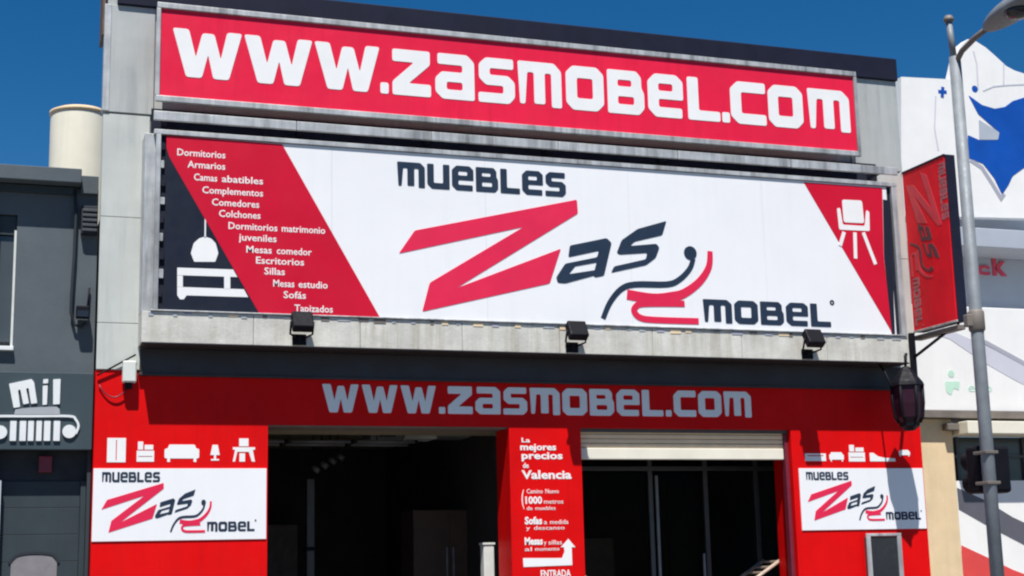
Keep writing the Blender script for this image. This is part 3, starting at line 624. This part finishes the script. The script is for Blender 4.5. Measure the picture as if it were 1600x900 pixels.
# ------------------------------------------------------------------ right neighbour
R = thing('white_shop', 'white and blue shop with cream column set back on the right', 'shop', (15, 3, 0))
YB = 2.2
box('upper_wall', 10.6, 26, 2.75, 3.2, 3.6, 7.0, 'rwhite', R, 0)
box('side_return', 10.395, 10.6, .36, 3.2, 0, 4.8, 'column', R, 0)
SG = thing('blue_white_billboard', 'tall white billboard with blue wave shapes above the right neighbour', 'billboard', (14, 2.3, 6.0))
shape('board', [[(12.032,8.311),(12.867,8.348),(12.986,8.704),(13.104,8.909),(13.210,8.987),(13.340,8.971),(13.508,8.890),(13.674,8.769),(13.839,8.639),(13.978,8.583),(14.586,8.462),(14.359,6.385),(11.864,6.299)]], XZ(2.35), .15, 'rwhite', SG)
shape('blue_field', [[(13.139,8.133),(13.356,8.007),(13.572,7.968),(13.753,8.011),(13.896,8.110),(14.573,8.343),(14.443,7.151),(13.993,7.121),(13.780,6.983),(13.695,6.845),(13.570,6.696),(13.458,6.933),(13.287,7.134),(13.050,7.197),(13.072,7.538),(13.261,7.476),(13.580,7.500),(13.614,7.617),(13.450,7.738),(13.277,7.867)]], XZ(2.2), .006, 'blue', SG, r=.02)
shape('grey_wedge', [[(13.280,7.782),(13.614,7.617),(13.580,7.505),(13.262,7.481)]], XZ(2.2), .009, 'shadegrey', SG, r=.02)
shape('grey_edge', [stroke([(13.080,7.171),(13.265,7.071),(13.407,6.864),(13.548,6.639),(13.610,6.708)], .06)], XZ(2.2), .004, 'lavd', SG)
shape('blue_mark', [stroke([(12.633,8.146),(12.773,8.149)], .05)], XZ(2.2), .004, 'blue', SG); shape('blue_mark', [stroke([(12.715,8.220),(12.690,8.066)], .05)], XZ(2.2), .007, 'blue', SG)
shape('blue_mark', [circle([(13.258,8.239)][0], .05)], XZ(2.2), .004, 'blue', SG)
for p in ([(13.291,8.811),(13.328,8.620),(13.313,8.234)], [(13.797,8.664),(13.764,8.341)], [(13.399,8.222),(13.583,8.305),(13.842,8.348),(14.584,8.442)], [(12.584,8.076),(12.520,7.599),(12.555,7.274)]):
    shape('seam', [stroke(p, .022)], XZ(2.2), .004, 'lav', SG)
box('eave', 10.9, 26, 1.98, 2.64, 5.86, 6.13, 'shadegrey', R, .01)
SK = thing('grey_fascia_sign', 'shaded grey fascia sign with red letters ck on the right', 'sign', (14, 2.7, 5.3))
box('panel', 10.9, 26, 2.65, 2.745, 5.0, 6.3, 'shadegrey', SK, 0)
KZ = [(13.014,5.606),(13.080,5.851),(13.351,5.621),(13.592,5.847),(13.846,5.623)]
text('letter', 'c', KZ[2][0], KZ[2][0]+.24, KZ[2][1], KZ[2][1]+.19, XZ(2.649), .02, 'ckred', SK, bold=.03)
text('letter', 'k', KZ[2][0]+.29, KZ[2][0]+.53, KZ[2][1]+.0, KZ[2][1]+.30, XZ(2.649), .02, 'ckred', SK, bold=.03)
text('letter', 'i', KZ[2][0]-.32, KZ[2][0]-.25, KZ[2][1]+.0, KZ[2][1]+.29, XZ(2.649), .02, 'ckred', SK, bold=.03)
WF = thing('white_fascia_sign', 'white fascia board with faint green logo on the right', 'sign', (14, 2.0, 3.65))
box('panel', 10.8, 26, 2.0, 2.6, 3.575, 5.01, 'rwhite', WF, .01)
shape('lavender_shade_stripe', [[(11.927,4.799),(12.276,4.705),(12.927,4.476),(13.432,4.267),(13.942,4.038),(13.912,3.770),(13.323,4.025),(12.903,4.228),(12.354,4.549),(11.916,4.667)]], XZ(2.0), .004, 'lav', WF)  # diagonal shade across the board, painted as a lavender band
shape('grey_stripe', [stroke([(12.911,4.529),(13.354,4.328),(13.944,4.055)], .06)], XZ(2.0), .007, 'lavd', WF)  # darker line of the same painted shade
gx = [(12.203,3.787),(12.464,3.965),(12.232,3.883),(12.585,3.837),(13.170,3.970)]
for (a, b, c, d) in ((1480, 1498, 594, 604), (1477, 1489, 605, 612), (1492, 1500, 605, 613), (1484, 1490, 581, 589)): pass
shape('green_leaf', [[(12.219,3.969),(12.465,3.974),(12.433,3.851),(12.354,3.885),(12.304,3.780),(12.227,3.831)]], XZ(2.0), .004, 'green', WF, r=.03)
shape('green_leaf', [circle([(12.331,4.076)][0], .05)], XZ(2.0), .004, 'green', WF)
text('printed_line', 'eco', gx[3][0], gx[4][0]-.2, gx[3][1], gx[3][1]+.13, XZ(2.0), .004, 'green', WF)
box('steel_beam', 10.8, 26, 1.95, 2.62, 3.475, 3.572, 'umber', R, .004)
CC = [(11.866,3.081),(12.351,3.083),(12.405,3.437),(12.388,3.264)]
box('column', 11.3, CC[1][0], 2.1, 2.7, 0, 3.473, 'column', R, .01)
box('bracket', CC[1][0]-.16, CC[1][0]+.02, 1.96, 2.098, 3.31, 3.4, 'umber', R, .01)
box('blind_box', CC[1][0]+.02, 26, 1.78, 2.3, 3.25, 3.42, 'cream', R, .01)
box('window_band', CC[1][0]+.004, 26, 2.5, 2.6, 2.55, 3.267, 'rglass', R, 0)
for k in range(8): box('window_bar', CC[1][0]+.3+k*1.1, CC[1][0]+.35+k*1.1, 2.46, 2.499, 2.55, 3.267, 'frame', R, .002)
box('window_bar', CC[1][0]+.004, 26, 2.45, 2.498, 2.98, 3.02, 'frame', R, .002)
HB = thing('striped_hoarding', 'low wall board with slanting charcoal, white and red stripes on the right', 'hoarding', (14, 2.3, 0))
box('panel', CC[1][0]+.004, 26, 2.2, 2.44, 0, 2.65, 'rwhite', HB, 0)
shape('charcoal_stripe', [[(12.425,2.558),(12.871,2.384),(13.284,2.156),(13.871,1.916),(13.836,1.597),(13.254,1.865),(12.839,2.059),(12.429,2.268)]], XZ(2.2), .004, 'rdark', HB)
shape('red_stripe', [[(12.425,1.793),(12.847,1.616),(13.212,1.456),(13.798,1.254),(13.754,0.847),(12.360,0.891)]], XZ(2.2), .004, 'rred', HB)

# ------------------------------------------------------------------ street lamp with signal
LX, LY = 7.535, -5.0
SL = thing('street_lamp', 'tall grey street lamp post in front of the right neighbour', 'street lamp', (LX, LY, 0))
tube('pole', [(LX, LY, 0), (LX, LY, 3.0), (LX, LY, 5.72)], .056, 'steel', SL, 20, .048)
tube('pole_tip', [(LX-.01, LY, 5.72), (LX-.03, LY, 6.03)], .026, 'steel', SL, 12); lathe('pole_cap', [(.04, 6.03), (.045, 6.05), (.03, 6.08)], (LX-.03, LY, 0), 'umber', SL, 12)
tube('arm', [(LX, LY, 5.66), (LX, LY-.1, 5.74), (LX, LY-.28, 5.79), (LX, LY-.48, 5.82)], .024, 'umber', SL, 10)
bm = bmesh.new()
bmesh.ops.create_uvsphere(bm, u_segments=24, v_segments=12, radius=1)
for v in bm.verts:
    if v.co.z < 0: v.co.z *= .35
bmesh.ops.transform(bm, matrix=Matrix.Translation((LX+.02, LY-.76, 5.84)) @ Matrix.Rotation(math.radians(-6), 4, 'X') @ Matrix.Diagonal((.14, .36, .115, 1)), verts=bm.verts)
hd = from_bm('lamp_head', bm, 'steel', SL, True)
lathe('lamp_bowl', [(.02, -.075), (.08, -.06), (.115, -.03), (.12, -.01)], (LX+.02, LY-.82, 5.835), 'lens', hd, 20)
lathe('collar', [(.053, 3.40), (.066, 3.42), (.066, 3.56), (.053, 3.58)], (LX, LY, 0), 'umber', SL, 20)
box('collar_clamp', LX-.105, LX-.04, LY-.03, LY+.03, 3.44, 3.54, 'umber', SL, .008)
lathe('base_flange', [(.2, .0), (.2, .03), (.11, .05), (.1, .3)], (LX, LY, 0), 'steel', SL, 24)
TS = thing('traffic_signal', 'black traffic signal seen from behind on the street lamp post', 'traffic signal', (LX, LY+.15, 2.1))
box('signal_housing', LX-.02, LX+.285, LY+.09, LY+.27, 2.12, 2.5, 'black', TS, .03)
for k in range(2):
    z = 2.22+.18*k
    tube('signal_visor', [(LX+.13, LY+.27, z), (LX+.13, LY+.42, z-.01)], .085, 'black', TS, 16)
for z in (2.18, 2.42): box('signal_strap', LX-.062, LX+.062, LY-.06, LY+.1, z, z+.025, 'umber', TS, .004)
